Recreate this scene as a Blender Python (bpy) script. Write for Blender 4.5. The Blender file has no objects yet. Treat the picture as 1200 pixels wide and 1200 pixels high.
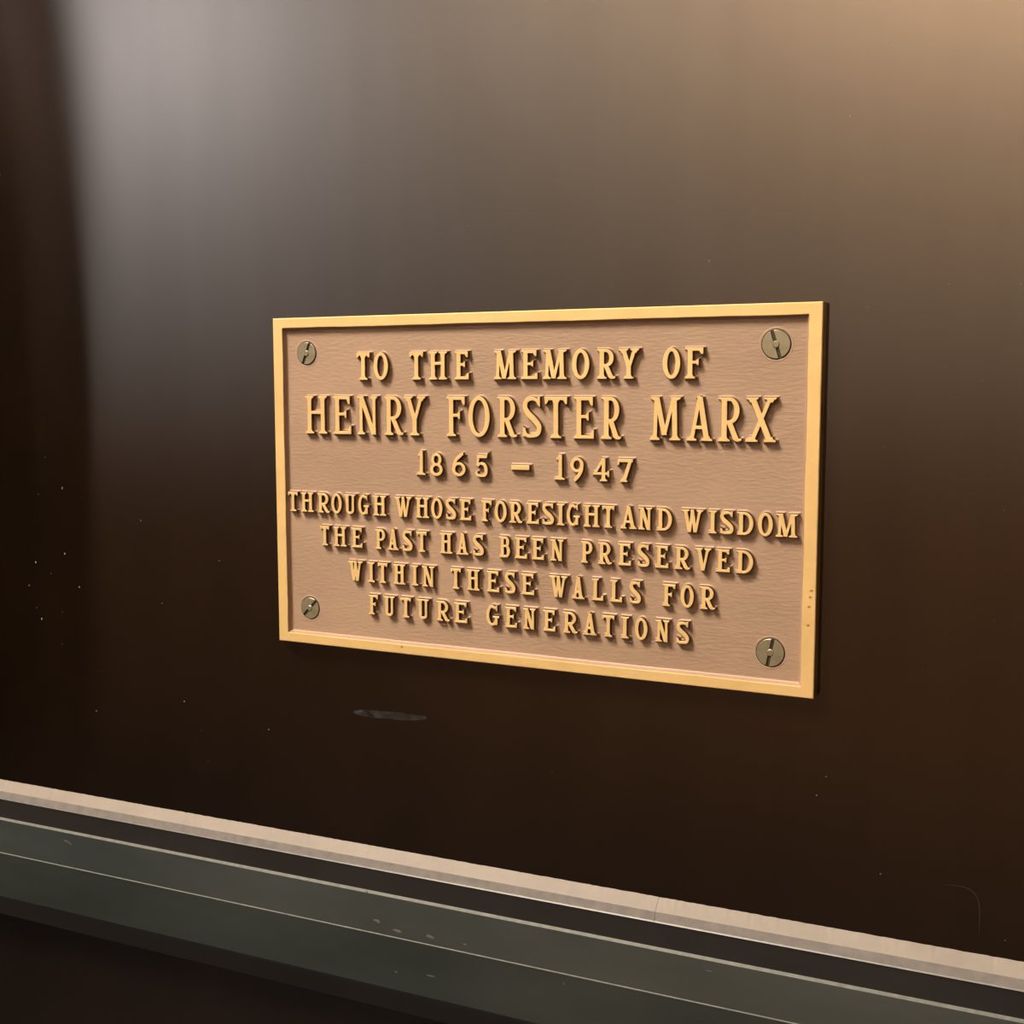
import bpy, bmesh, math, random
from mathutils import Vector, Matrix
from mathutils.geometry import delaunay_2d_cdt

random.seed(7)
sc = bpy.context.scene
C = sc.collection
MM = 0.001

# ------------------------------------------------------------------ camera
cam_d = bpy.data.cameras.new('camera')
cam_d.sensor_width = 36.0
cam_d.lens = 36.0 * 1422.6 / 1200.0
cam_d.clip_start = 0.01
cam = bpy.data.objects.new('camera', cam_d)
C.objects.link(cam)
yaw, pitch, roll = 0.4541320, 0.0974985, -0.0123275
r0 = Vector((math.cos(yaw), math.sin(yaw), 0)); f0 = Vector((-math.sin(yaw), math.cos(yaw), 0)); u0 = Vector((0, 0, 1))
fw = f0 * math.cos(pitch) - u0 * math.sin(pitch)
up = u0 * math.cos(pitch) + f0 * math.sin(pitch)
rt = r0 * math.cos(roll) + up * math.sin(roll)
up = up * math.cos(roll) - r0 * math.sin(roll)
m = Matrix((rt, up, -fw)).transposed().to_4x4()
m.translation = Vector((0.2241312, -0.4713814, 0.0417735))
cam.matrix_world = m
sc.camera = cam

# ------------------------------------------------------------------ world, exposure, lamps
sc.view_settings.view_transform = 'Standard'
sc.view_settings.look = 'None'
sc.view_settings.exposure = 0.0
sc.view_settings.gamma = 1.0
sc.view_settings.use_curve_mapping = False
w = bpy.data.worlds.new('world'); sc.world = w; w.use_nodes = True
w.node_tree.nodes['Background'].inputs[0].default_value = (1.0, 0.85, 0.7, 1)
w.node_tree.nodes['Background'].inputs[1].default_value = 0.02
sc.cycles.use_denoising = True
sc.cycles.max_bounces = 6

def area(name, loc, target, sx, sy, power, col, spread=180):
    d = bpy.data.lights.new(name, 'AREA'); d.shape = 'RECTANGLE'; d.size = sx; d.size_y = sy
    d.energy = power; d.color = col; d.spread = math.radians(spread)
    o = bpy.data.objects.new(name, d); C.objects.link(o); o.location = loc
    v = Vector(target) - Vector(loc)
    o.rotation_euler = v.to_track_quat('-Z', 'Y').to_euler()
    return o

# long soft ceiling panel above the plaque
area('ceiling_panel', (-0.3, -1.75, 1.80), (-0.3, -0.6, 0), 3.0, 0.45, 13, (1.0, 0.82, 0.64))
# ceiling lamp in front of the plaque, a little to its left (the key)
area('ceiling_lamp', (-0.68, -1.0, 1.56), (0, 0, 0), 0.58, 0.58, 88, (1.0, 0.86, 0.70))
# washers that light the plaster of the opposite wall
area('wall_washer', (-3.05, -2.5, 1.72), (-3.05, -3.2, 1.1), 1.3, 0.12, 34, (0.95, 0.93, 1.0))
area('wall_washer', (0.4, -2.6, 1.72), (0.4, -3.2, 1.4), 2.2, 0.12, 77, (1.0, 0.69, 0.46))
area('wall_washer', (-1.4, -2.6, 1.72), (-1.4, -3.2, 1.4), 1.0, 0.12, 13, (1.0, 0.80, 0.64))

# ------------------------------------------------------------------ node helpers
def mat(name):
    m = bpy.data.materials.new(name); m.use_nodes = True
    nt = m.node_tree; nt.nodes.clear()
    out = nt.nodes.new('ShaderNodeOutputMaterial')
    return m, nt, out

def nd(nt, typ, **kw):
    n = nt.nodes.new(typ)
    for k, v in kw.items():
        if k.startswith('i_'):
            key = k[2:]
            key = int(key) if key.isdigit() else key.replace('_', ' ')
            n.inputs[key].default_value = v
        else:
            setattr(n, k, v)
    return n

def coords(nt, scale=(1, 1, 1)):
    tc = nd(nt, 'ShaderNodeTexCoord'); mp = nd(nt, 'ShaderNodeMapping')
    mp.inputs['Scale'].default_value = scale
    nt.links.new(tc.outputs['Object'], mp.inputs['Vector'])
    return mp.outputs['Vector']

def noise(nt, vec, scale, detail=3, rough=0.5):
    n = nd(nt, 'ShaderNodeTexNoise'); n.inputs['Scale'].default_value = scale
    n.inputs['Detail'].default_value = detail; n.inputs['Roughness'].default_value = rough
    nt.links.new(vec, n.inputs['Vector'])
    return n.outputs['Fac']

def ramp(nt, fac, stops):
    r = nd(nt, 'ShaderNodeValToRGB'); nt.links.new(fac, r.inputs[0])
    els = r.color_ramp.elements
    els[0].position, els[0].color = stops[0][0], stops[0][1]
    els[1].position, els[1].color = stops[-1][0], stops[-1][1]
    for p, c in stops[1:-1]:
        e = els.new(p); e.color = c
    return r.outputs[0]

def g(v): return (v, v, v, 1)

# dark bronze sheet of the wall: soft anisotropic sheen over a nearly black brown
def wall_material(name, diff, glossc, rough, aniso, seed=0.0):
    m, nt, out = mat(name); L = nt.links
    v = coords(nt)
    n1 = noise(nt, coords(nt, (2.2, 1, 1.0)), 9 + seed, 4, 0.55)
    col = ramp(nt, n1, [(0.3, (diff[0] * .75, diff[1] * .72, diff[2] * .7, 1)), (0.7, (diff[0] * 1.2, diff[1] * 1.2, diff[2] * 1.2, 1))])
    df = nd(nt, 'ShaderNodeBsdfDiffuse'); L.new(col, df.inputs['Color'])
    gl = nd(nt, 'ShaderNodeBsdfAnisotropic', distribution='BECKMANN')
    # faint streaks of polish running up the sheet
    n2 = noise(nt, coords(nt, (26, 1, 2.0)), 1.6, 4, 0.6)
    gc = ramp(nt, n2, [(0.25, tuple(c * .95 for c in glossc) + (1,)), (0.75, tuple(c * 1.05 for c in glossc) + (1,))])
    L.new(gc, gl.inputs['Color'])
    gl.inputs['Roughness'].default_value = rough
    gl.inputs['Anisotropy'].default_value = aniso
    tg = nd(nt, 'ShaderNodeCombineXYZ'); tg.inputs[0].default_value = 1.0
    L.new(tg.outputs[0], gl.inputs['Tangent'])
    ad = nd(nt, 'ShaderNodeAddShader'); L.new(df.outputs[0], ad.inputs[0]); L.new(gl.outputs[0], ad.inputs[1])
    L.new(ad.outputs[0], out.inputs[0])
    return m

M_wall = wall_material('dark_bronze_sheet', (0.0055, 0.0028, 0.0013), (0.19, 0.180, 0.170), 0.108, 0.787)

def pbr(name, c1, c2, rough, metal=0.0, nscale=40, bump=0.0, bscale=200, stretch=(1, 1, 1), spec=0.5, nrange=(0.3, 0.7), bdist=0.0003):
    m, nt, out = mat(name); L = nt.links
    b = nd(nt, 'ShaderNodeBsdfPrincipled'); L.new(b.outputs[0], out.inputs[0])
    v = coords(nt, stretch)
    L.new(ramp(nt, noise(nt, v, nscale, 4, 0.6), [(nrange[0], c1 + (1,)), (nrange[1], c2 + (1,))]), b.inputs['Base Color'])
    b.inputs['Roughness'].default_value = rough; b.inputs['Metallic'].default_value = metal
    b.inputs['Specular IOR Level'].default_value = spec
    if bump:
        bp = nd(nt, 'ShaderNodeBump'); bp.inputs['Strength'].default_value = bump; bp.inputs['Distance'].default_value = bdist
        L.new(noise(nt, v, bscale, 3, 0.55), bp.inputs['Height']); L.new(bp.outputs[0], b.inputs['Normal'])
    return m

M_brass = pbr('polished_brass', (0.75, 0.515, 0.215), (0.85, 0.59, 0.262), 0.42, 0.35, nscale=60, bump=0.25, bscale=350, stretch=(1, 1, 1), bdist=0.0002)
M_edge = pbr('brass_edge', (0.42, 0.26, 0.07), (0.55, 0.34, 0.09), 0.5, 0.8, nscale=60)
M_ground = pbr('brown_lacquer', (0.295, 0.200, 0.134), (0.350, 0.240, 0.162), 0.55, 0.0, nscale=30, bump=0.45, bscale=850, stretch=(0.30, 1, 1.0), spec=0.4, bdist=0.0005)
M_side = pbr('shaded_flank', (0.055, 0.031, 0.016), (0.085, 0.050, 0.027), 0.38, 0.4, nscale=200, spec=0.4)  # shade on the letter flanks, put into a dark base colour
M_fillet = pbr('lacquer_fillet', (0.31, 0.200, 0.130), (0.37, 0.240, 0.158), 0.5, 0.0, nscale=30)
M_screw = pbr('nickel_screw', (0.25, 0.22, 0.14), (0.32, 0.285, 0.185), 0.42, 0.55, nscale=300, bump=0.1, bscale=900)
M_pit = pbr('screw_recess', (0.02, 0.012, 0.006), (0.035, 0.02, 0.01), 0.7)
M_ledge = pbr('pale_ledge', (0.185, 0.16, 0.135), (0.215, 0.186, 0.157), 0.6, 0.0, nscale=60)
M_lip = pbr('ledge_front', (0.14, 0.128, 0.122), (0.20, 0.182, 0.172), 0.55, 0.0, nscale=180, stretch=(1, 1, 1))
M_groove = pbr('dark_groove', (0.010, 0.009, 0.009), (0.016, 0.014, 0.013), 0.5, 0.0, nscale=20)
M_bronze = pbr('patinated_bronze', (0.0085, 0.0125, 0.0115), (0.0195, 0.0245, 0.0220), 0.42, 0.0, nscale=16, stretch=(0.6, 1, 2), spec=0.5, bump=0.06, bscale=60)
M_arris = pbr('arris_highlight', (0.09, 0.095, 0.085), (0.15, 0.155, 0.14), 0.4, 0.0, nscale=300, spec=0.5)  # highlight lines along the moulding edges, painted as a paler material
M_fleck = pbr('grey_fleck', (0.22, 0.205, 0.19), (0.36, 0.33, 0.30), 0.7)
M_plaster = pbr('cream_plaster', (0.62, 0.59, 0.55), (0.68, 0.65, 0.60), 0.8, nscale=3)
M_darkwood = pbr('dark_wood', (0.03, 0.018, 0.010), (0.045, 0.027, 0.015), 0.6, nscale=6, stretch=(8, 8, 1))
M_wainscot = pbr('brown_wainscot', (0.26, 0.15, 0.085), (0.34, 0.20, 0.115), 0.6, nscale=5, stretch=(6, 6, 1))
M_floor = pbr('dark_floor', (0.010, 0.008, 0.008), (0.016, 0.013, 0.013), 0.6, nscale=4)

# ------------------------------------------------------------------ object helpers
def link(name, me, parent=None):
    o = bpy.data.objects.new(name, me); C.objects.link(o)
    if parent: o.parent = parent
    return o

def mesh_from(name, verts, faces, mats, idx=None, smooth=False):
    me = bpy.data.meshes.new(name)
    me.from_pydata([tuple(v) for v in verts], [], faces)
    for m_ in mats: me.materials.append(m_)
    if idx:
        for p, i in zip(me.polygons, idx): p.material_index = i
    if smooth:
        for p in me.polygons: p.use_smooth = True
    me.update()
    return me

def box_mesh(name, x0, x1, y0, y1, z0, z1, m_, bevel=0.0, seg=1):
    bm = bmesh.new(); bmesh.ops.create_cube(bm, size=1.0)
    for v in bm.verts:
        v.co = Vector(((x0 + x1) / 2 + v.co.x * (x1 - x0), (y0 + y1) / 2 + v.co.y * (y1 - y0), (z0 + z1) / 2 + v.co.z * (z1 - z0)))
    if bevel: bmesh.ops.bevel(bm, geom=bm.edges[:], offset=bevel, segments=seg, affect='EDGES', profile=0.5)
    me = bpy.data.meshes.new(name); bm.to_mesh(me); bm.free(); me.materials.append(m_)
    return me

def box(name, x0, x1, y0, y1, z0, z1, m_, parent=None, bevel=0.0, seg=1):
    return link(name, box_mesh(name, x0, x1, y0, y1, z0, z1, m_, bevel, seg), parent)

def structure(o): o['kind'] = 'structure'; return o

# ------------------------------------------------------------------ the room
wall = structure(box('wall_back', -5.0, 2.5, 0.0, 0.12, -1.30, 1.90, M_wall))
structure(box('wall_front', -5.0, 2.5, -3.35, -3.2, 0.0, 1.90, M_plaster))
structure(box('baseboard_front', -5.0, 2.5, -3.35, -3.18, -1.30, 0.0, M_wainscot))
structure(box('wall_left', -5.1, -5.0, -3.35, 0.12, -1.30, 1.90, M_darkwood))
structure(box('wall_right', 2.5, 2.6, -3.35, 0.12, -1.30, 1.90, M_darkwood))
structure(box('floor', -5.1, 2.6, -3.35, 0.12, -1.40, -1.30, M_floor))
structure(box('ceiling', -5.1, 2.6, -3.35, 0.12, 1.90, 2.0, M_darkwood))
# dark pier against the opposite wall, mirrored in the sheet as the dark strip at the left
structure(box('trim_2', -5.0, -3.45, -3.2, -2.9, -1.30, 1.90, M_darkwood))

# ------------------------------------------------------------------ the moulding under the plaque
# profile points: (height of the sight line on the wall plane, distance out from the wall)
CY, CZ = 0.4714, 0.0418
def prof(zw, d): return (-d, CZ + (zw - CZ) * (CY - d) / CY)
P = {
    'a': (0.0, -0.1710), 'b': prof(-0.1778, 0.0050), 'c': prof(-0.1819, 0.0060), 'c2': prof(-0.1826, 0.0064),
    'd': prof(-0.1827, 0.0060), 'e': prof(-0.1932, 0.0060), 'f': prof(-0.1948, 0.0074),
    'g': prof(-0.2138, 0.0125), 'h': prof(-0.2144, 0.0131), 'i': prof(-0.2400, 0.0172), 'j': prof(-0.2412, 0.0168), 'k': prof(-0.2505, 0.0135),
}
X0, X1 = -2.6, 1.6
def strip_mesh(name, pts, mts, x0=X0, x1=X1, back=0.0, nseg=1, jit=0.0):
    """closed bar: the profile points run down the front, the back lies on the wall"""
    ring = [P[p] for p in pts] + [(back, P[pts[-1]][1])]
    if abs(P[pts[0]][0] - back) > 1e-6: ring.append((back, P[pts[0]][1]))
    n = len(ring); vs = []; fs = []; ix = []
    for s in range(nseg + 1):
        x = x0 + (x1 - x0) * s / nseg
        for q, (y, z) in enumerate(ring):
            dz = random.uniform(-jit, jit) if (q == 0 and jit) else 0
            vs.append((x, y, z + dz))
    for s in range(nseg):
        for q in range(n):
            a, b = s * n + q, s * n + (q + 1) % n
            fs.append((a, b, b + n, a + n)); ix.append(min(mts[q], 9) if q < len(mts) else mts[-1])
    fs.append(tuple(range(n))[::-1]); ix.append(mts[-1])
    fs.append(tuple(nseg * n + q for q in range(n))); ix.append(mts[-1])
    return vs, fs, ix

trim = bpy.data.objects.new('trim_1', None); C.objects.link(trim); structure(trim)
def bar(name, pts, mats, mts, parent=trim, **kw):
    vs, fs, ix = strip_mesh(name, pts, mts, **kw)
    me = mesh_from(name, vs, fs, mats, ix)
    bm = bmesh.new(); bm.from_mesh(me); bmesh.ops.recalc_face_normals(bm, faces=bm.faces[:]); bm.to_mesh(me); bm.free()
    return link(name, me, parent)

XS = 0.0610      # where two lengths of the ledge butt together
bar('ledge', ['a', 'b', 'c', 'c2'], [M_ledge, M_lip, M_arris], [0, 1, 2, 1], x0=X0, x1=XS - 0.00006, nseg=1600, jit=0.0001)
bar('ledge', ['a', 'b', 'c', 'c2'], [M_ledge, M_lip, M_arris], [0, 1, 2, 1], x0=XS + 0.00006, x1=X1, nseg=900, jit=0.0001)
bar('groove_band', ['d', 'e'], [M_groove], [0])
bar('upper_fascia', ['e', 'f', 'g'], [M_arris, M_bronze], [0, 1, 1])
bar('lower_fascia', ['g', 'h', 'i', 'j'], [M_arris, M_bronze], [0, 1, 1, 1])
bar('under_band', ['j', 'k'], [M_groove], [0])

# ------------------------------------------------------------------ the plaque
plaque = bpy.data.objects.new('memorial_plaque', None); C.objects.link(plaque)
plaque['label'] = 'cast brass memorial plaque with raised lettering screwed to the dark wall'
plaque['category'] = 'plaque'
plaque.rotation_euler = (0, 0.01242, 0)
HW, HH = 127.0, 76.2       # half width and half height, mm
T_FACE, T_GROUND = 6.0, 3.6
DR = 0.28                  # draft of the casting flanks

def plate():
    bm = bmesh.new()
    me = box_mesh('backing_plate', -HW * MM + .0002, HW * MM - .0002, -T_GROUND * MM, 0, -HH * MM + .0002, HH * MM - .0002, M_ground)
    return link('backing_plate', me, plaque)
plate()

def border():
    """raised rim: outer flank, chamfer, flat face, drafted inner flank with a slightly wavy edge"""
    ix0, ix1, iz0, iz1 = -121.75, 121.9, -71.9, 71.75
    def loop(x0, x1, z0, z1, n, wav=0.0, seed=0):
        rnd = random.Random(seed); pts = []
        cs = [(x0, z0), (x1, z0), (x1, z1), (x0, z1)]
        for k in range(4):
            (ax, az), (bx, bz) = cs[k], cs[(k + 1) % 4]
            for i in range(n):
                t = i / n; wv = (wav * (math.sin(t * 17 + k * 2) * .5 + math.sin(t * 41 + k) * .3 + rnd.uniform(-.4, .4))) if 0 < i else 0
                nx, nz = (0, 1) if k % 2 == 0 else (1, 0)
                pts.append((ax + (bx - ax) * t + nx * wv, az + (bz - az) * t + nz * wv))
        return pts
    n = 60; d = (T_FACE - T_GROUND + .2)
    loops = [
        (loop(-HW, HW, -HH, HH, n), 0.0),
        (loop(-HW, HW, -HH, HH, n), T_FACE - .35),
        (loop(-HW + .35, HW - .35, -HH + .35, HH - .35, n), T_FACE),
        (loop(ix0, ix1, iz0, iz1, n, .13, 3), T_FACE),
        (loop(ix0 + .15, ix1 - .15, iz0 + .15, iz1 - .15, n, .13, 3), T_FACE - .2),
        (loop(ix0 + .5, ix1 - .5, iz0 + .5, iz1 - .5, n, .10, 3), T_GROUND + 1.3),
        (loop(ix0 + .95, ix1 - .95, iz0 + .95, iz1 - .95, n, .08, 3), T_GROUND + .3),
        (loop(ix0 + 1.4, ix1 - 1.4, iz0 + 1.4, iz1 - 1.4, n, .08, 3), T_GROUND - .06),
    ]
    vs = []; fs = []; ix = []; N = 4 * n
    for pts, h in loops:
        vs += [(x * MM, -h * MM, z * MM) for x, z in pts]
    mi = [1, 0, 0, 0, 3, 3, 3]
    for l in range(len(loops) - 1):
        for i in range(N):
            a, b = l * N + i, l * N + (i + 1) % N
            fs.append((a, b, b + N, a + N)); ix.append(mi[l])
    me = mesh_from('border', vs, fs, [M_brass, M_edge, M_side, M_fillet], ix)
    bm = bmesh.new(); bm.from_mesh(me); bmesh.ops.recalc_face_normals(bm, faces=bm.faces[:])
    # make sure the flat face looks out of the wall
    if sum(f.normal.y * f.calc_area() for f in bm.faces if f.material_index == 0) > 0:
        bmesh.ops.reverse_faces(bm, faces=bm.faces[:])
    bm.to_mesh(me); bm.free()
    return link('border', me, plaque)
border()

# ------------------------------------------------------------------ lettering: every glyph is drawn with a broad pen and cast in relief
def quad(a, b, c, d): return [a, b, c, d]

def pen(pts, ws, closed=False):
    """ribbon of varying width through the points"""
    n = len(pts); L_, R_ = [], []
    if not hasattr(ws, '__len__'): ws = [ws] * n
    for i in range(n):
        a = pts[(i - 1) % n] if (closed or i > 0) else pts[i]
        b = pts[(i + 1) % n] if (closed or i < n - 1) else pts[i]
        dx, dz = b[0] - a[0], b[1] - a[1]; l = math.hypot(dx, dz) or 1
        nx, nz = -dz / l, dx / l
        L_.append((pts[i][0] + nx * ws[i] / 2, pts[i][1] + nz * ws[i] / 2)); R_.append((pts[i][0] - nx * ws[i] / 2, pts[i][1] - nz * ws[i] / 2))
    return [[L_[i], R_[i], R_[(i + 1) % n], L_[(i + 1) % n]] for i in range(n if closed else n - 1)]

def ring(cx, cz, rx, rz, tx, tz, a0=0, a1=360, n=44):
    """elliptic stroke; rx, rz are outer radii; tx / tz stroke at the sides / top"""
    cl = abs(a1 - a0) >= 360
    out = []; 
    A = [math.radians(a0 + (a1 - a0) * i / n) for i in range(n + 1)]
    for i in range(n):
        q = []
        for a, ir in ((A[i], 0), (A[i + 1], 0), (A[i + 1], 1), (A[i], 1)):
            if cl and a == A[n]: a = A[0]
            X, Z = (rx - tx * ir, rz - tz * ir)
            q.append((cx + X * math.cos(a), cz + Z * math.sin(a)))
        out.append(q)
    return out

def catmull(P_, k=7):
    """smooth curve through (x, z, width) points"""
    out = []; Q = [P_[0]] + list(P_) + [P_[-1]]
    for i in range(1, len(Q) - 2):
        for s in range(k):
            t = s / k
            out.append(tuple(0.5 * (2 * Q[i][j] + (Q[i + 1][j] - Q[i - 1][j]) * t + (2 * Q[i - 1][j] - 5 * Q[i][j] + 4 * Q[i + 1][j] - Q[i + 2][j]) * t * t + (-Q[i - 1][j] + 3 * Q[i][j] - 3 * Q[i + 1][j] + Q[i + 2][j]) * t ** 3) for j in range(3)))
    out.append(P_[-1])
    return pen([(p[0], p[1]) for p in out], [p[2] for p in out])

def foot(x0, x1, c0, c1, z, k, up_):
    """bracketed serif from x0 to x1 under (up_=1) or over (up_=-1) a stem that spans c0..c1"""
    s = up_
    return [[(x0, z), (x1, z), (x1, z + s * k * .55), (c1 + (x1 - c1) * .3, z + s * k * 1.05), (c1, z + s * k * 2.1), (c0, z + s * k * 2.1), (c0 + (x0 - c0) * .3, z + s * k * 1.05), (x0, z + s * k * .55)]]

def stem(x, t, z0, z1): return [[(x - t / 2, z0), (x + t / 2, z0), (x + t / 2, z1), (x - t / 2, z1)]]
def slant(xa, za, xb, zb, t): return [[(xa - t / 2, za), (xa + t / 2, za), (xb + t / 2, zb), (xb - t / 2, zb)]]
def bx(x0, x1, z0, z1): return [[(x0, z0), (x1, z0), (x1, z1), (x0, z1)]]

def glyph(c, w, h, t):
    n = t * 0.62            # thin strokes
    k = t * 0.42            # serif thickness
    s = min(t * 0.62, w * .16)   # overhang of serifs
    if c == 'I':
        return stem(w / 2, t, 0, h) + foot(0, w, w / 2 - t / 2, w / 2 + t / 2, 0, k, 1) + foot(0, w, w / 2 - t / 2, w / 2 + t / 2, h, k, -1)
    if c == 'T':
        b = t * .5; x = w / 2
        fwid = min(w * .36, t / 2 + s * 1.15)
        return stem(x, t, 0, h) + bx(0, w, h - n, h) + foot(x - fwid, x + fwid, x - t / 2, x + t / 2, 0, k, 1) + \
            [[(0, h), (b * 1.2, h), (b * 1.6, h - n), (b * .75, h - h * .17), (0.05 * t, h - h * .17)], [(w, h), (w - b * 1.2, h), (w - b * 1.6, h - n), (w - b * .75, h - h * .17), (w - .05 * t, h - h * .17)]] + \
            [[(x - t / 2 - n * .6, h - n), (x + t / 2 + n * .6, h - n), (x + t / 2, h - n * 2), (x - t / 2, h - n * 2)]]
    if c == 'H':
        xa, xb = s + t / 2, w - s - t / 2; o = []
        for x in (xa, xb):
            l, r = x - t / 2 - s, x + t / 2 + s
            o += stem(x, t, 0, h) + foot(l, r, x - t / 2, x + t / 2, 0, k, 1) + foot(l, r, x - t / 2, x + t / 2, h, k, -1)
        return o + bx(xa, xb, h * .53, h * .53 + n)
    if c in 'EFL':
        x = s + t / 2; o = stem(x, t, 0, h); r = x + t / 2; b = t * .48
        if c in 'EF':
            e = w if c == 'F' else w * .94
            o += bx(x, e, h - n, h) + foot(0, r, x - t / 2, r, h, k, -1) + [[(e, h), (e - b * 1.3, h), (e - b * 1.8, h - n), (e - b * .8, h - h * .2), (e, h - h * .2)]]
            m_ = w * .74; z = h * .53
            o += bx(x, m_, z - n * .45, z + n * .45) + [[(m_ - b * 1.5, z), (m_ - b * .7, z + h * .085), (m_, z + h * .1), (m_, z - h * .1), (m_ - b * .7, z - h * .085)]]
        else:
            o += foot(0, r + s, x - t / 2, r, h, k, -1)
        if c in 'EL':
            o += bx(x, w, 0, n) + foot(0, r, x - t / 2, r, 0, k, 1) + [[(w, 0), (w - b * 1.3, 0), (w - b * 1.8, n), (w - b * .75, h * .21), (w, h * .21)]]
        else:
            o += foot(0, r + s, x - t / 2, r, 0, k, 1)
        return o
    if c == 'N':
        tn = t * .72; xa, xb = s + tn / 2, w - s * .8 - tn / 2
        return stem(xa, tn, 0, h) + stem(xb, tn, 0, h) + slant(xb - t * .1, 0, xa + t * .05, h, t * 1.12) + \
            foot(0, xa + tn / 2 + s, xa - tn / 2, xa + tn / 2, 0, k, 1) + foot(xb - tn / 2 - s, w, xb - tn / 2, xb + tn / 2, h, k, -1) + \
            [[(0, h), (xa + tn, h), (xa, h - k * 1.6), (0, h - k * .6)]]
    if c == 'M':
        tn = t * .74; xa, xb = s + tn / 2, w - s - t / 2; mid = (xa + xb) / 2 - .02 * w; i_ = w * .035
        return slant(xa, 0, xa + i_, h, tn) + slant(xb, 0, xb - i_, h, t) + slant(mid, h * .12 if h > 15 else 0.02 * h, xa + i_ + t * .12, h, t * 1.05) + slant(mid, h * .12 if h > 15 else .02 * h, xb - i_ - t * .1, h, n * 1.15) + \
            foot(0, xa + tn / 2 + s, xa - tn / 2, xa + tn / 2, 0, k, 1) + foot(xb - t / 2 - s, w, xb - t / 2, xb + t / 2, 0, k, 1) + \
            [[(i_ * .4, h), (xa + tn, h), (xa + i_, h - k * 2), (i_ * .4, h - k * .6)], [(w - i_ * .2, h), (xb - t, h), (xb - i_, h - k * 2), (w - i_ * .2, h - k * .6)]]
    if c == 'A':
        tn = n * 1.15; ap = w * .5; xa, xb = s + tn / 2, w - s - t / 2
        zc = h * .27; f = zc / h
        return slant(xa, 0, ap - t * .1, h, tn) + slant(xb, 0, ap, h * 1.0, t * 1.05) + [[(ap - t * .62, h), (ap + t * .5, h), (ap - t * .1, h + t * .25)]] + \
            bx(xa + (ap - xa) * f, xb + (ap - xb) * f, zc, zc + n) + \
            foot(0, xa + tn / 2 + s, xa - tn / 2 + .1, xa + tn / 2, 0, k, 1) + foot(xb - t / 2 - s, w, xb - t / 2, xb + t / 2, 0, k, 1)
    if c in 'VWY':
        if c == 'V':
            tn = n * 1.15; xa, xb = s + t / 2, w - s - tn / 2; ap = w * .5
            return slant(ap, 0, xa, h, t) + slant(ap + t * .1, 0, xb, h, tn) + foot(0, xa + t / 2 + s, xa - t / 2, xa + t / 2, h, k, -1) + foot(xb - tn / 2 - s, w, xb - tn / 2, xb + tn / 2, h, k, -1)
        if c == 'W':
            tn = n * 1.15; xa, xb = s + t / 2, w - s - tn / 2; mid = (xa + xb) / 2 - t * .1
            p1, p2 = xa + (mid - xa) * .62, mid + (xb - mid) * .42
            return slant(p1, 0, xa, h, t) + slant(p1 + t * .1, 0, mid, h * .98, tn) + slant(p2, 0, mid, h * .98, t) + slant(p2 + t * .1, 0, xb, h, tn) + \
                foot(0, xa + t / 2 + s, xa - t / 2, xa + t / 2, h, k, -1) + foot(xb - tn / 2 - s, w, xb - tn / 2, xb + tn / 2, h, k, -1) + [[(mid - t * .5, h * .93), (mid + t * .5, h * .93), (mid + t * .4, h), (mid - t * .4, h)]]
        tn = n * 1.25; xa, xb = s + t / 2, w - s - tn / 2; cx = w * .5; zj = h * .42
        return stem(cx, t, 0, zj + .05 * h) + slant(cx, zj - .02 * h, xa, h, t) + slant(cx + t * .1, zj - .02 * h, xb, h, tn) + foot(0, xa + t / 2 + s, xa - t / 2, xa + t / 2, h, k, -1) + \
            foot(xb - tn / 2 - s, w, xb - tn / 2, xb + tn / 2, h, k, -1) + foot(cx - t / 2 - s, cx + t / 2 + s, cx - t / 2, cx + t / 2, 0, k, 1)
    if c == 'X':
        tn = n * 1.2; a = s + t / 2; b = w - s - t / 2
        o = slant(b, 0, a, h, t * 1.15) + slant(a, 0, b, h, tn)
        for x, z, u_ in ((a, 0, 1), (b, 0, 1), (a, h, -1), (b, h, -1)):
            o += foot(x - t / 2 - s, x + t / 2 + s, x - t * .45, x + t * .45, z, k, u_)
        return o
    if c == 'O':
        return ring(w / 2, h / 2, w / 2, h / 2 + .01 * h, t * 1.02, n * 1.15)
    if c in 'PRBD':
        x = s + t / 2; o = stem(x, t, 0, h); r = x + t / 2
        o += foot(0, r, x - t / 2, r, h, k, -1) + foot(0, r + (s if c in 'PR' else 0), x - t / 2, r, 0, k, 1)
        def bowl(z0, z1, e, k0):
            hz = (z1 - z0) / 2; cz = (z0 + z1) / 2; xs = k0
            return bx(x, xs, z1 - n, z1) + bx(x, xs, z0, z0 + n) + ring(xs, cz, e - xs, hz, t, n, -90, 90, 22)
        if c == 'D': return o + bowl(0, h, w, r + (w - r) * .12)
        if c == 'B': return o + bowl(h * .5, h, w * .93, r + (w - r) * .35) + bowl(0, h * .5 + n, w, r + (w - r) * .35)
        e = w if c == 'P' else w * .9
        zb = h * .42 if c == 'P' else h * .40
        o += bowl(zb, h, e, r + (e - r) * .2)
        if c == 'R':
            xe = w - s * .9
            o += pen([(r + .1 * w, zb + n * .6), (xe - t * .55, k * 1.2), (xe, k * .55), (w, k * .75)], [t, t, k * 1.3, k * .7])
            o += [[(xe - t * 1.15, k * 1.6), (xe - t * .1, k * 1.9), (xe + t * .2, 0), (xe - t * .6, 0)]]
        return o
    if c == 'U':
        xa, xb = s + t / 2, w - s - t * .36; tn = t * .74; zr = (xb - xa) / 2 * 1.05
        cx = (xa - t / 2 + xb + tn / 2) / 2; R_ = (xb + tn / 2 - xa + t / 2) / 2
        return stem(xa, t, zr, h) + stem(xb, tn, zr, h) + ring(cx, zr, R_, zr, t * .87, n * 1.1, 180, 360, 24) + foot(0, xa + t / 2 + s, xa - t / 2, xa + t / 2, h, k, -1) + foot(xb - tn / 2 - s, w, xb - tn / 2, xb + tn / 2, h, k, -1)
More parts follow.
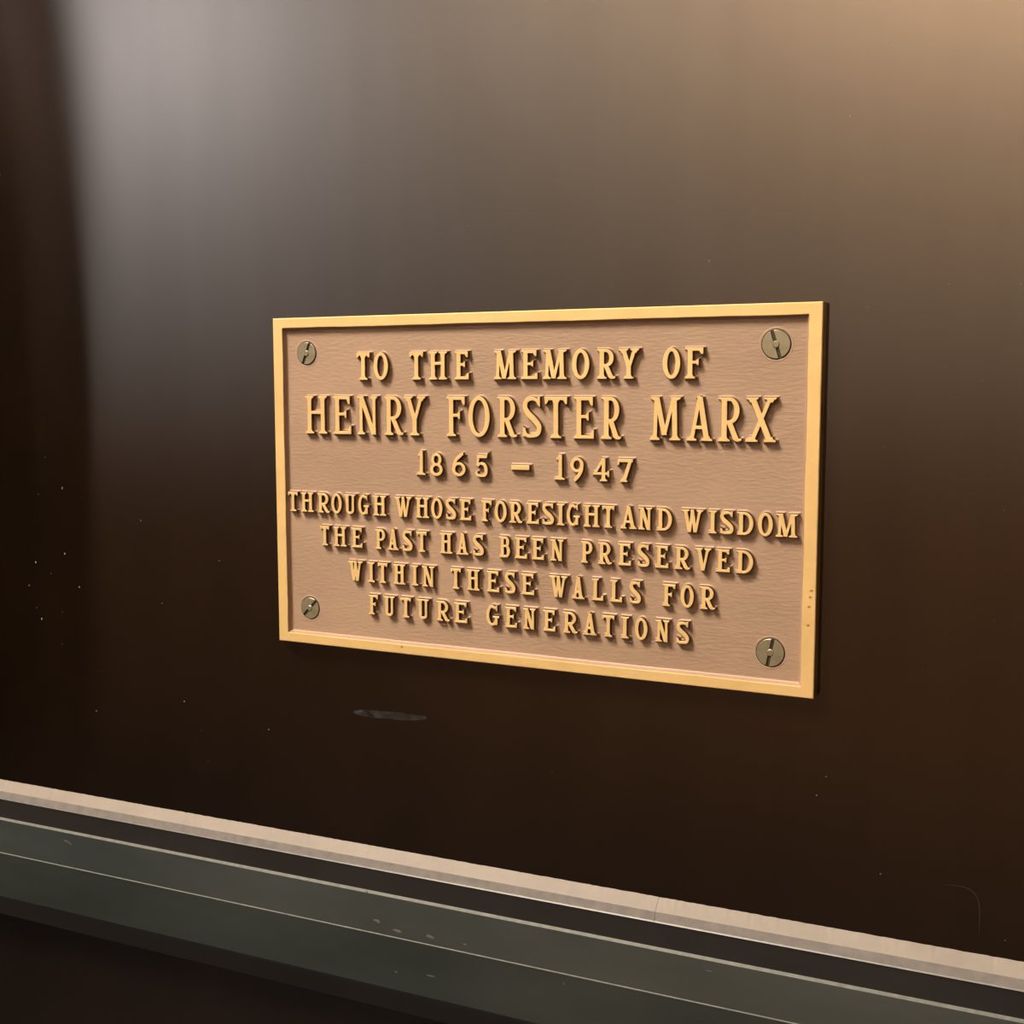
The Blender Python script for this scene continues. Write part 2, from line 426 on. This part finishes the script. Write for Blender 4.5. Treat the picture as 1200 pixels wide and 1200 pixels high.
    if c == 'G':
        rx = w * .47; b = t * .5
        o = ring(rx, h / 2, rx, h / 2, t * 1.02, n * 1.1, 52, 318, 36)
        xs = w * .80
        o += stem(xs - t * .1, t * .85, h * .06, h * .44) + bx(w * .52, w, h * .40, h * .40 + k * 1.1)
        o += [[(w * .70, h * .96), (w * .84, h * .99), (w * .86, h * .72), (w * .74, h * .78)]]
        o += pen([(rx + rx * .5, h * .07), (xs, h * .14)], [n * 1.2, n * 1.2])
        return o
    if c == 'S':
        a = t
        o = catmull([(.86 * w, .80 * h, n * .7), (.74 * w, .92 * h, n), (.48 * w, h - n * .55, n * 1.1), (.2 * w, .90 * h, a * .9), (.13 * w + .04 * a, .74 * h, a), (.32 * w, .585 * h, a * 1.12), (.62 * w, .44 * h, a * 1.18),
                     (w - .55 * a, .27 * h, a * 1.05), (.80 * w, .10 * h, a * .9), (.50 * w, n * .55, n * 1.1), (.22 * w, .06 * h, n * 1.05), (.08 * w, .2 * h, n * .75)])
        return o + [[(.80 * w, h), (.92 * w, h), (.92 * w, .75 * h), (.80 * w, .80 * h)], [(.02 * w, .26 * h), (.02 * w, 0.03 * h), (.14 * w, .02 * h), (.16 * w, .22 * h)]]
    if c == '1':
        x = w * .58
        return stem(x, t, 0, h) + foot(0.02 * w, w, x - t / 2, x + t / 2, 0, k, 1) + [[(x + t / 2, h), (x + t * .1, h), (x - t * 1.1, h * .85), (x - t * 1.15, h * .80), (x - t / 2, h * .8)]]
    if c == '8':
        return ring(w * .5, h * .74, w * .41, h * .26 + n * .3, t * .88, n * 1.05, n=36) + ring(w * .5, h * .27, w * .5, h * .27 + n * .25, t * .98, n * 1.1, n=36)
    if c == '6':
        return ring(w * .5, h * .32, w * .5, h * .32, t * .95, n * 1.1, n=36) + catmull([(t * .52, .33 * h, t), (.13 * w + .2 * t, .56 * h, t), (.33 * w, .78 * h, t * .95), (.62 * w, .95 * h, t * .85), (.82 * w, 1.04 * h, n * .8)])
    if c == '9':
        return ring(w * .5, h * .68, w * .5, h * .32, t * .95, n * 1.1, n=36) + catmull([(w - t * .52, .67 * h, t), (w - .13 * w - .2 * t, .44 * h, t), (.64 * w, .22 * h, t * .95), (.40 * w, .04 * h, t * .85), (.30 * w, -.03 * h, n * .8)])
    if c == '5':
        return bx(.2 * w, .86 * w, h - n * 1.3, h) + [[(.86 * w, h - n * 1.3), (.86 * w, h), (w, h * 1.1), (.95 * w, h - n)]] + slant(.2 * w + t * .1, .52 * h, .25 * w + t * .1, h, t * .7) + \
            catmull([(.22 * w, .50 * h, n), (.45 * w, .62 * h, n), (.75 * w, .56 * h, t * .9), (w - t * .52, .33 * h, t), (.80 * w, .11 * h, t * .9), (.5 * w, n * .55, n * 1.1), (.2 * w, .08 * h, n * 1.1), (.1 * w, .2 * h, t * .8)])
    if c == '4':
        x = w * .66
        return stem(x, t, 0, h) + foot(x - t * 1.1, x + t * 1.1, x - t / 2, x + t / 2, 0, k, 1) + bx(.04 * w, w, .28 * h, .28 * h + n) + slant(.1 * w, .28 * h, x, h, n * 1.25) + bx(w - k * 1.2, w, .20 * h, .45 * h)
    if c == '7':
        return bx(.05 * w, w, h - n * 1.3, h) + [[(.04 * w, h), (.04 * w + t * .6, h), (.04 * w + t * .4, h * .74), (.02 * w, h * .74)]] + slant(w * .44, 0, w - t * .55, h, t) + foot(w * .44 - t * 1.0, w * .44 + t, w * .44 - t / 2, w * .44 + t / 2, 0, k, 1)
    if c == '-':
        return bx(0, w, 0, h)
    raise ValueError(c)

def cast(name, polys, depth, draft, ch=0.12):
    """union of the pen shapes, flat polished face, chamfer and drafted flanks down into the ground"""
    V, E_, F = [], [], []
    for p in polys:
        ar = sum(p[i][0] * p[(i + 1) % len(p)][1] - p[(i + 1) % len(p)][0] * p[i][1] for i in range(len(p)))
        if abs(ar) < 1e-7: continue
        if ar < 0: p = p[::-1]
        b = len(V); V += [Vector(q) for q in p]; F.append(list(range(b, b + len(p))))
    vo, eo, fo, _, _, of = delaunay_2d_cdt(V, E_, F, 0, 1e-3)
    keep = [f for f, o in zip(fo, of) if len(o) > 0]
    cnt = {}
    for f in keep:
        for i in range(len(f)):
            a, b = f[i], f[(i + 1) % len(f)]; cnt[(a, b)] = 1
    bnd = [(a, b) for (a, b) in cnt if (b, a) not in cnt]
    nrm = {}
    for a, b in bnd:
        d = vo[b] - vo[a]; l = d.length or 1; nn = Vector((d[1] / l, -d[0] / l))
        nrm.setdefault(a, []).append((nn, l)); nrm.setdefault(b, []).append((nn, l))
    off = {}
    for a, ns in nrm.items():
        s_ = Vector((0, 0))
        for nn, l in ns: s_ += nn
        if s_.length < 1e-3: off[a] = ns[0][0] * 0; continue
        u_ = s_.normalized(); c_ = max(0.55, min(nn.dot(u_) for nn, _ in ns)); off[a] = u_ / c_
    used = sorted({i for f in keep for i in f}); mp_ = {}
    vs, fs, ix = [], [], []
    for i in used:
        mp_[i] = len(vs)
        o_ = off.get(i, Vector((0, 0))) * (-ch * .5)
        vs.append(((vo[i][0] + o_[0]) * MM, -T_FACE * MM, (vo[i][1] + o_[1]) * MM))
    for f in keep: fs.append([mp_[i] for i in f]); ix.append(0)
    rings = [(ch * .5, ch), (ch * .5 + draft * depth * .6, depth * .62), (ch * .5 + draft * depth * .6 + .24, depth * .9), (ch * .5 + draft * depth * .6 + .62, depth + .06)]
    lv = []
    for o_, dz in rings:
        mp2 = {}
        for i in off:
            mp2[i] = len(vs); q = vo[i] + off[i] * o_
            vs.append((q[0] * MM, -(T_FACE - dz) * MM, q[1] * MM))
        lv.append(mp2)
    for a, b in bnd:
        fs.append([mp_[b], mp_[a], lv[0][a], lv[0][b]]); ix.append(0)
        for q in range(3):
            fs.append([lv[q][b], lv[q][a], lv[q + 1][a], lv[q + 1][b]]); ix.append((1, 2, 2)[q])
    return mesh_from(name, vs, fs, [M_brass, M_side, M_fillet], ix)

LINES = [
    (47.70, 11.95, 1.85, [('T',-80.96,-74.01),('O',-71.89,-64.41),('T',-53.26,-46.31),('H',-43.42,-34.41),('E',-30.65,-23.7),('M',-11.59,-0.92),('E',1.36,8.9),('M',11.41,22.22),('O',24.72,32.37),('R',35.84,43.84),('Y',45.17,54.02),('O',64.05,71.3),('F',73.35,80.72)]),
    (23.10, 17.05, 2.05, [('H',-109.39,-97.51),('E',-94.03,-84.32),('N',-80.91,-70.22),('R',-66.54,-56.75),('Y',-56.48,-45.38),('F',-34.72,-25.76),('O',-23.96,-13.63),('R',-9.86,-0.61),('S',2.0,10.82),('T',12.36,22.51),('E',25.59,34.57),('R',37.78,46.56),('M',59.04,71.78),('A',74.43,84.92),('R',87.34,96.58),('X',98.41,110.08)]),
    (5.70, 9.3, 1.5, [('1',-50.48,-45.63),('8',-43.12,-36.9),('6',-32.08,-25.51),('5',-20.91,-14.67),('-',-3.3,5.16),('1',16.64,21.6),('9',24.16,30.06),('4',34.18,41.48),('7',44.96,51.72)]),
    (-13.5, 8.9, 1.42, [('T',-120.09,-114.72),('H',-112.87,-105.83),('R',-103.48,-96.82),('O',-95.78,-90.18),('U',-88.64,-82.59),('G',-81.11,-75.37),('H',-73.13,-66.28),('W',-61.83,-52.85),('H',-50.82,-43.99),('O',-42.77,-37.15),('S',-35.34,-30.34),('E',-28.39,-22.81),('F',-17.74,-12.88),('O',-11.31,-5.61),('R',-4.26,1.83),('E',3.96,9.65),('S',11.32,16.66),('I',18.07,21.48),('G',22.53,28.46),('H',30.2,37.39),('T',38.52,43.88),('A',46.54,53.68),('N',54.34,60.18),('D',62.26,68.69),('W',72.74,81.67),('I',83.98,87.26),('S',88.69,94.07),('D',95.55,101.95),('O',103.85,109.62),('M',110.89,119.25)]),
    (-28.75, 8.9, 1.42, [('T',-102.21,-97.35),('H',-94.89,-87.88),('E',-85.03,-79.19),('P',-72.12,-66.94),('A',-65.76,-59.91),('S',-57.72,-52.61),('T',-50.27,-45.31),('H',-38.52,-32.32),('A',-30.23,-24.24),('S',-21.88,-16.72),('B',-9.21,-4.0),('E',-1.71,4.13),('E',6.38,12.02),('N',15.04,21.06),('P',29.12,34.24),('R',36.8,42.88),('E',45.7,51.31),('S',54.24,59.29),('E',61.89,67.41),('R',70.12,76.46),('V',78.55,85.21),('E',87.35,92.84),('D',95.49,102.16)]),
    (-44.25, 8.95, 1.42, [('W',-86.99,-79.26),('I',-76.4,-72.81),('T',-70.98,-65.97),('H',-62.81,-56.53),('I',-53.23,-49.86),('N',-47.66,-41.52),('T',-33.12,-28.15),('H',-25.17,-18.84),('E',-15.32,-9.25),('S',-6.36,-1.44),('E',1.41,7.48),('W',14.6,22.89),('A',25.04,30.75),('L',34.14,39.2),('L',42.35,47.52),('S',50.97,55.73),('F',65.17,70.47),('O',72.81,78.25),('R',80.84,87.08)]),
    (-59.2, 8.85, 1.42, [('F',-76.04,-71.21),('U',-68.01,-62.33),('T',-59.08,-53.71),('U',-50.38,-44.51),('R',-40.48,-33.96),('E',-31.46,-25.04),('G',-15.54,-9.28),('E',-6.39,-0.72),('N',2.34,8.1),('E',11.79,17.41),('R',21.05,27.6),('A',30.17,36.31),('T',38.84,44.25),('I',47.28,50.55),('O',53.35,58.74),('N',62.27,68.09),('S',71.28,76.5)]),
]
DEPTH = T_FACE - T_GROUND
for li, (base, h, t, row) in enumerate(LINES):
    for c, x0, x1 in row:
        gh = h; z = base
        if c == '1': gh = h * 1.12
        if c == '-': gh, z = 1.9, base + 3.6
        name = 'dash' if c == '-' else ('digit' if c.isdigit() else 'letter')
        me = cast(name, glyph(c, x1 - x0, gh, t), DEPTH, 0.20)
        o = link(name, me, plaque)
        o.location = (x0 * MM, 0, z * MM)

# ------------------------------------------------------------------ the four screws
def disc(name, r, y0, y1, m_, n=40, cham=0.0, parent=None):
    vs, fs = [], []
    rr = [(r, y0), (r, y1 + cham), (r - cham, y1)]
    for q, (a, y) in enumerate(rr):
        vs += [(a * math.cos(2 * math.pi * i / n) * MM, -y * MM, a * math.sin(2 * math.pi * i / n) * MM) for i in range(n)]
    return vs, fs, n

def turned(name, prof_, m_, parent, n=40, cap=True):
    """body of revolution about y; prof_ = [(radius, height out of the wall)] in mm"""
    vs, fs = [], []
    for a, y in prof_:
        vs += [(a * math.cos(2 * math.pi * i / n) * MM, -y * MM, a * math.sin(2 * math.pi * i / n) * MM) for i in range(n)]
    for l in range(len(prof_) - 1):
        for i in range(n):
            a, b = l * n + i, l * n + (i + 1) % n
            fs.append((a, b, b + n, a + n))
    if cap: fs.append(tuple((len(prof_) - 1) * n + i for i in range(n)))
    me = mesh_from(name, vs, fs, [m_])
    bm = bmesh.new(); bm.from_mesh(me); bmesh.ops.recalc_face_normals(bm, faces=bm.faces[:]); bm.to_mesh(me); bm.free()
    return link(name, me, parent)

def half_head(name, r, hw_, ang, side, m_, parent, y0, y1):
    """one of the two segments left by the driving slot"""
    a0 = math.asin(hw_ / r); n = 20; pts = []
    for i in range(n + 1):
        a = a0 + (math.pi - 2 * a0) * i / n
        pts.append((r * math.cos(a), r * math.sin(a)))
    vs, fs = [], []
    ca, sa = math.cos(ang), math.sin(ang)
    for rr_, y in ((1.0, y0), (1.0, y1 - .12), (0.965, y1)):
        for x, z in pts:
            x2, z2 = x * rr_, hw_ + (z - hw_) * rr_ + (0.03 if rr_ < 1 else 0)
            x2, z2 = x2 * side, z2 * side
            vs.append(((x2 * ca - z2 * sa) * MM, -y * MM, (x2 * sa + z2 * ca) * MM))
    N = n + 1
    for l in range(2):
        for i in range(N):
            a, b = l * N + i, l * N + (i + 1) % N
            fs.append((a, b, b + N, a + N))
    fs.append(tuple(2 * N + i for i in range(N)))
    me = mesh_from(name, vs, fs, [m_])
    bm = bmesh.new(); bm.from_mesh(me); bmesh.ops.recalc_face_normals(bm, faces=bm.faces[:]); bm.to_mesh(me); bm.free()
    return link(name, me, parent)

def screw(x, z, r, ang, pin, up_):
    e = bpy.data.objects.new('screw', None); C.objects.link(e); e.parent = plaque
    e.location = (x * MM, 0, z * MM)
    e['label'] = 'grey nickel screw with a broken slot and a centre pin'
    ax = math.radians(ang)
    turned('countersink', [(r - .15, T_GROUND - .9), (r, T_GROUND + .02), (r + .5, T_GROUND + .12), (r + .9, T_GROUND - .02)], M_ground, e, cap=False)
    turned('slot_floor', [(r, T_GROUND - 1.0), (r, T_GROUND + .03)], M_pit, e)
    for sd in (1, -1): half_head('head_segment', r - .42, .70, ax, sd, M_screw, e, T_GROUND - .2, T_GROUND + .55)
    turned('centre_pin', [(1.4, T_GROUND), (1.4, T_GROUND + .6), (1.1, T_GROUND + .85)], M_screw, e, n=24)
screw(-109.6, 59.9, 5.5, 68, 1, 0.0)
screw(109.0, 60.6, 5.9, 108, 1, 0.0)
screw(-110.2, -59.5, 5.4, 46, 1, 0.0)
screw(109.2, -59.9, 5.9, 79, 1, 0.0)

# ------------------------------------------------------------------ dust flecks and marks on the wall
def ray_wall(px, py, out=0.0):
    d = rt * ((px - 600) / 1422.6) + up * ((600 - py) / 1422.6) + fw
    o = cam.matrix_world.translation
    s = (-out - o.y) / d.y
    return o + d * s


def fleck(px, py, rx, rz, bm, rot=0.0):
    """a flat-lying speck of dust or paint, slightly domed"""
    c = ray_wall(px, py); n = 9
    rim = []
    for i in range(n):
        a = 2 * math.pi * i / n; k_ = random.uniform(.75, 1.15)
        x, z = rx * k_ * math.cos(a), rz * k_ * math.sin(a)
        x, z = x * math.cos(rot) - z * math.sin(rot), x * math.sin(rot) + z * math.cos(rot)
        rim.append(bm.verts.new((c.x + x, -0.00003, c.z + z)))
    top = bm.verts.new((c.x, -0.00018, c.z))
    for i in range(n): bm.faces.new((rim[i], rim[(i + 1) % n], top))

bm = bmesh.new()
for px, py, a, b in [(73, 572, .9, 1.9), (76, 649, .8, 1.7), (42, 659, .9, 1.6), (49, 725, .9, 1.6), (93, 688, .7, 1.1), (34, 686, .6, .9), (60, 672, .5, .7), (43, 712, .5, .8), (73, 717, .5, .7), (118, 787, .4, .5),
                     (216, 822, .9, 1.3), (73, 755, .5, .6), (53, 536, .5, .7), (45, 579, .6, .7), (113, 833, 1.0, .6), (244, 892, .5, .5), (315, 855, .9, .7), (157, 638, .4, .5), (257, 657, 1.1, .7), (165, 610, .5, 1.2), (190, 707, .8, .5),
                     (996, 136, .35, 1.3), (831, 306, .5, 1.1), (1112, 333, .6, .6), (1196, 333, .5, .5), (1040, 51, .5, .5), (957, 932, 1.0, .6), (968, 910, .5, .6), (1032, 1024, .7, .4), (1178, 1102, .5, .5), (647, 905, .4, .4), (681, 318, .4, .4), (957, 270, .4, .4)]:
    fleck(px, py, a * .00042, b * .00042, bm, random.uniform(-.3, .3))
rnd = random.Random(11)
for i in range(70):
    px, py = rnd.uniform(0, 1200), rnd.uniform(20, 900)
    if 300 < px < 985 and 330 < py < 840: continue
    r_ = rnd.uniform(.00008, .00017)
    fleck(px, py, r_, r_ * rnd.uniform(.8, 1.5), bm)
me = bpy.data.meshes.new('dust'); bm.to_mesh(me); bm.free(); me.materials.append(M_fleck)
dust = link('dust', me, wall); dust['kind'] = 'stuff'

def ribbon(name, pts, wd, m_, parent, y=-0.00004):
    cu = catmull([(p[0], p[1], wd * (0.35 if i in (0, len(pts) - 1) else 1)) for i, p in enumerate(pts)], 8)
    vs, fs = [], []
    for q in cu:
        b = len(vs); vs += [(a, y, z) for a, z in q]; fs.append((b, b + 1, b + 2, b + 3))
    return link(name, mesh_from(name, vs, fs, [m_]), parent)

M_scratch = pbr('pale_scratch', (0.016, 0.010, 0.006), (0.028, 0.018, 0.010), 0.6)
M_smudge = pbr('grey_smudge', (0.030, 0.029, 0.029), (0.046, 0.045, 0.045), 0.6, nscale=150, stretch=(1, 1, 3))
def soften(m, scale, lo, hi):
    nt = m.node_tree; L = nt.links; out = [n for n in nt.nodes if n.type == 'OUTPUT_MATERIAL'][0]
    b = [n for n in nt.nodes if n.type == 'BSDF_PRINCIPLED'][0]
    f = ramp(nt, noise(nt, coords(nt, (1, 1, 2)), scale, 4, 0.7), [(lo, g(0)), (hi, g(.75))])
    L.new(f, b.inputs['Alpha'])
soften(M_smudge, 190, .38, .62)
pts = [ray_wall(x, y) for x, y in [(1108, 1037), (1122, 1038), (1138, 1043), (1146, 1054), (1148, 1070), (1147, 1095)]]
ribbon('scratch', [(p.x, p.z) for p in pts], .00030, M_scratch, wall)
pts = [ray_wall(x, y) for x, y in [(414, 834), (430, 836), (455, 838), (475, 840), (500, 841)]]
ribbon('smudge', [(p.x, p.z) for p in pts], .0034, M_smudge, wall)

# scuffs on the moulding
def on_profile(x, za, zb, ya, yb, t): return (x, ya + (yb - ya) * t, za + (zb - za) * t)
def scuff(px, py, wx, wz, face):
    (ya, za), (yb, zb) = P[face[0]], P[face[1]]
    d = rt * ((px - 600) / 1422.6) + up * ((600 - py) / 1422.6) + fw
    o = cam.matrix_world.translation
    tv = Vector((0, yb - ya, zb - za)); nrm = Vector((0, tv.z, -tv.y)).normalized()
    if nrm.y > 0: nrm = -nrm
    s_ = (Vector((0, ya, za)) - o).dot(nrm) / d.dot(nrm); c = o + d * s_ + nrm * .00005
    tv.normalize(); vs = [c + nrm * .00008]; n = 10
    for i in range(n):
        a = 2 * math.pi * i / n; k_ = random.uniform(.6, 1.2)
        vs.append(c + Vector((1, 0, 0)) * wx * k_ * math.cos(a) + tv * (wz * k_ * math.sin(a) + .35 * wz * math.cos(a)))
    return vs, [(0, 1 + i, 1 + (i + 1) % n) for i in range(n)]
M_scuff = pbr('scuff', (0.035, 0.036, 0.036), (0.055, 0.056, 0.055), 0.6)
vs, fs = [], []
for px, py, a, b, f in [(78, 986, 2.6, .45, 'fg'), (82, 989, 1.6, .3, 'fg'), (442, 1079, 2.2, .8, 'fg'), (465, 1091, 3.0, .7, 'fg'), (504, 1098, 2.6, 1.0, 'fg'), (545, 1107, 1.0, .5, 'fg'), (831, 1138, 2.0, .3, 'fg'),
                        (505, 1144, 2.4, .5, 'hi'), (464, 1139, 1.0, .4, 'hi'), (661, 1153, .7, .5, 'hi'), (430, 1045, .6, .3, 'fg'), (268, 1111, .6, .3, 'hi')]:
    v_, f_ = scuff(px, py, a * .001, b * .001, f); b0 = len(vs); vs += v_; fs += [tuple(b0 + q for q in t_) for t_ in f_]
sc_ = link('scuffs', mesh_from('scuffs', vs, fs, [M_scuff]), trim); sc_['kind'] = 'stuff'

# small dents in the right rail of the plaque
bm = bmesh.new()
for px, py in [(951, 692.5), (949.5, 700), (948, 711.5), (947.2, 733), (736, 373.5), (471, 758)]:
    d = rt * ((px - 600) / 1422.6) + up * ((600 - py) / 1422.6) + fw; o = cam.matrix_world.translation
    s_ = (-.006 - o.y) / d.y; c = o + d * s_; a_ = 0.01242
    lx, lz = c.x * math.cos(a_) - c.z * math.sin(a_), c.x * math.sin(a_) + c.z * math.cos(a_)
    n = 8; rim = [bm.verts.new((lx + random.uniform(.5, .8) * MM * math.cos(2 * math.pi * i / n), -.00603, lz + random.uniform(.3, .55) * MM * math.sin(2 * math.pi * i / n))) for i in range(n)]
    bm.faces.new(rim)
me = bpy.data.meshes.new('pits'); bm.to_mesh(me); bm.free(); me.materials.append(M_edge)
pits = link('pits', me, plaque); pits['kind'] = 'stuff'
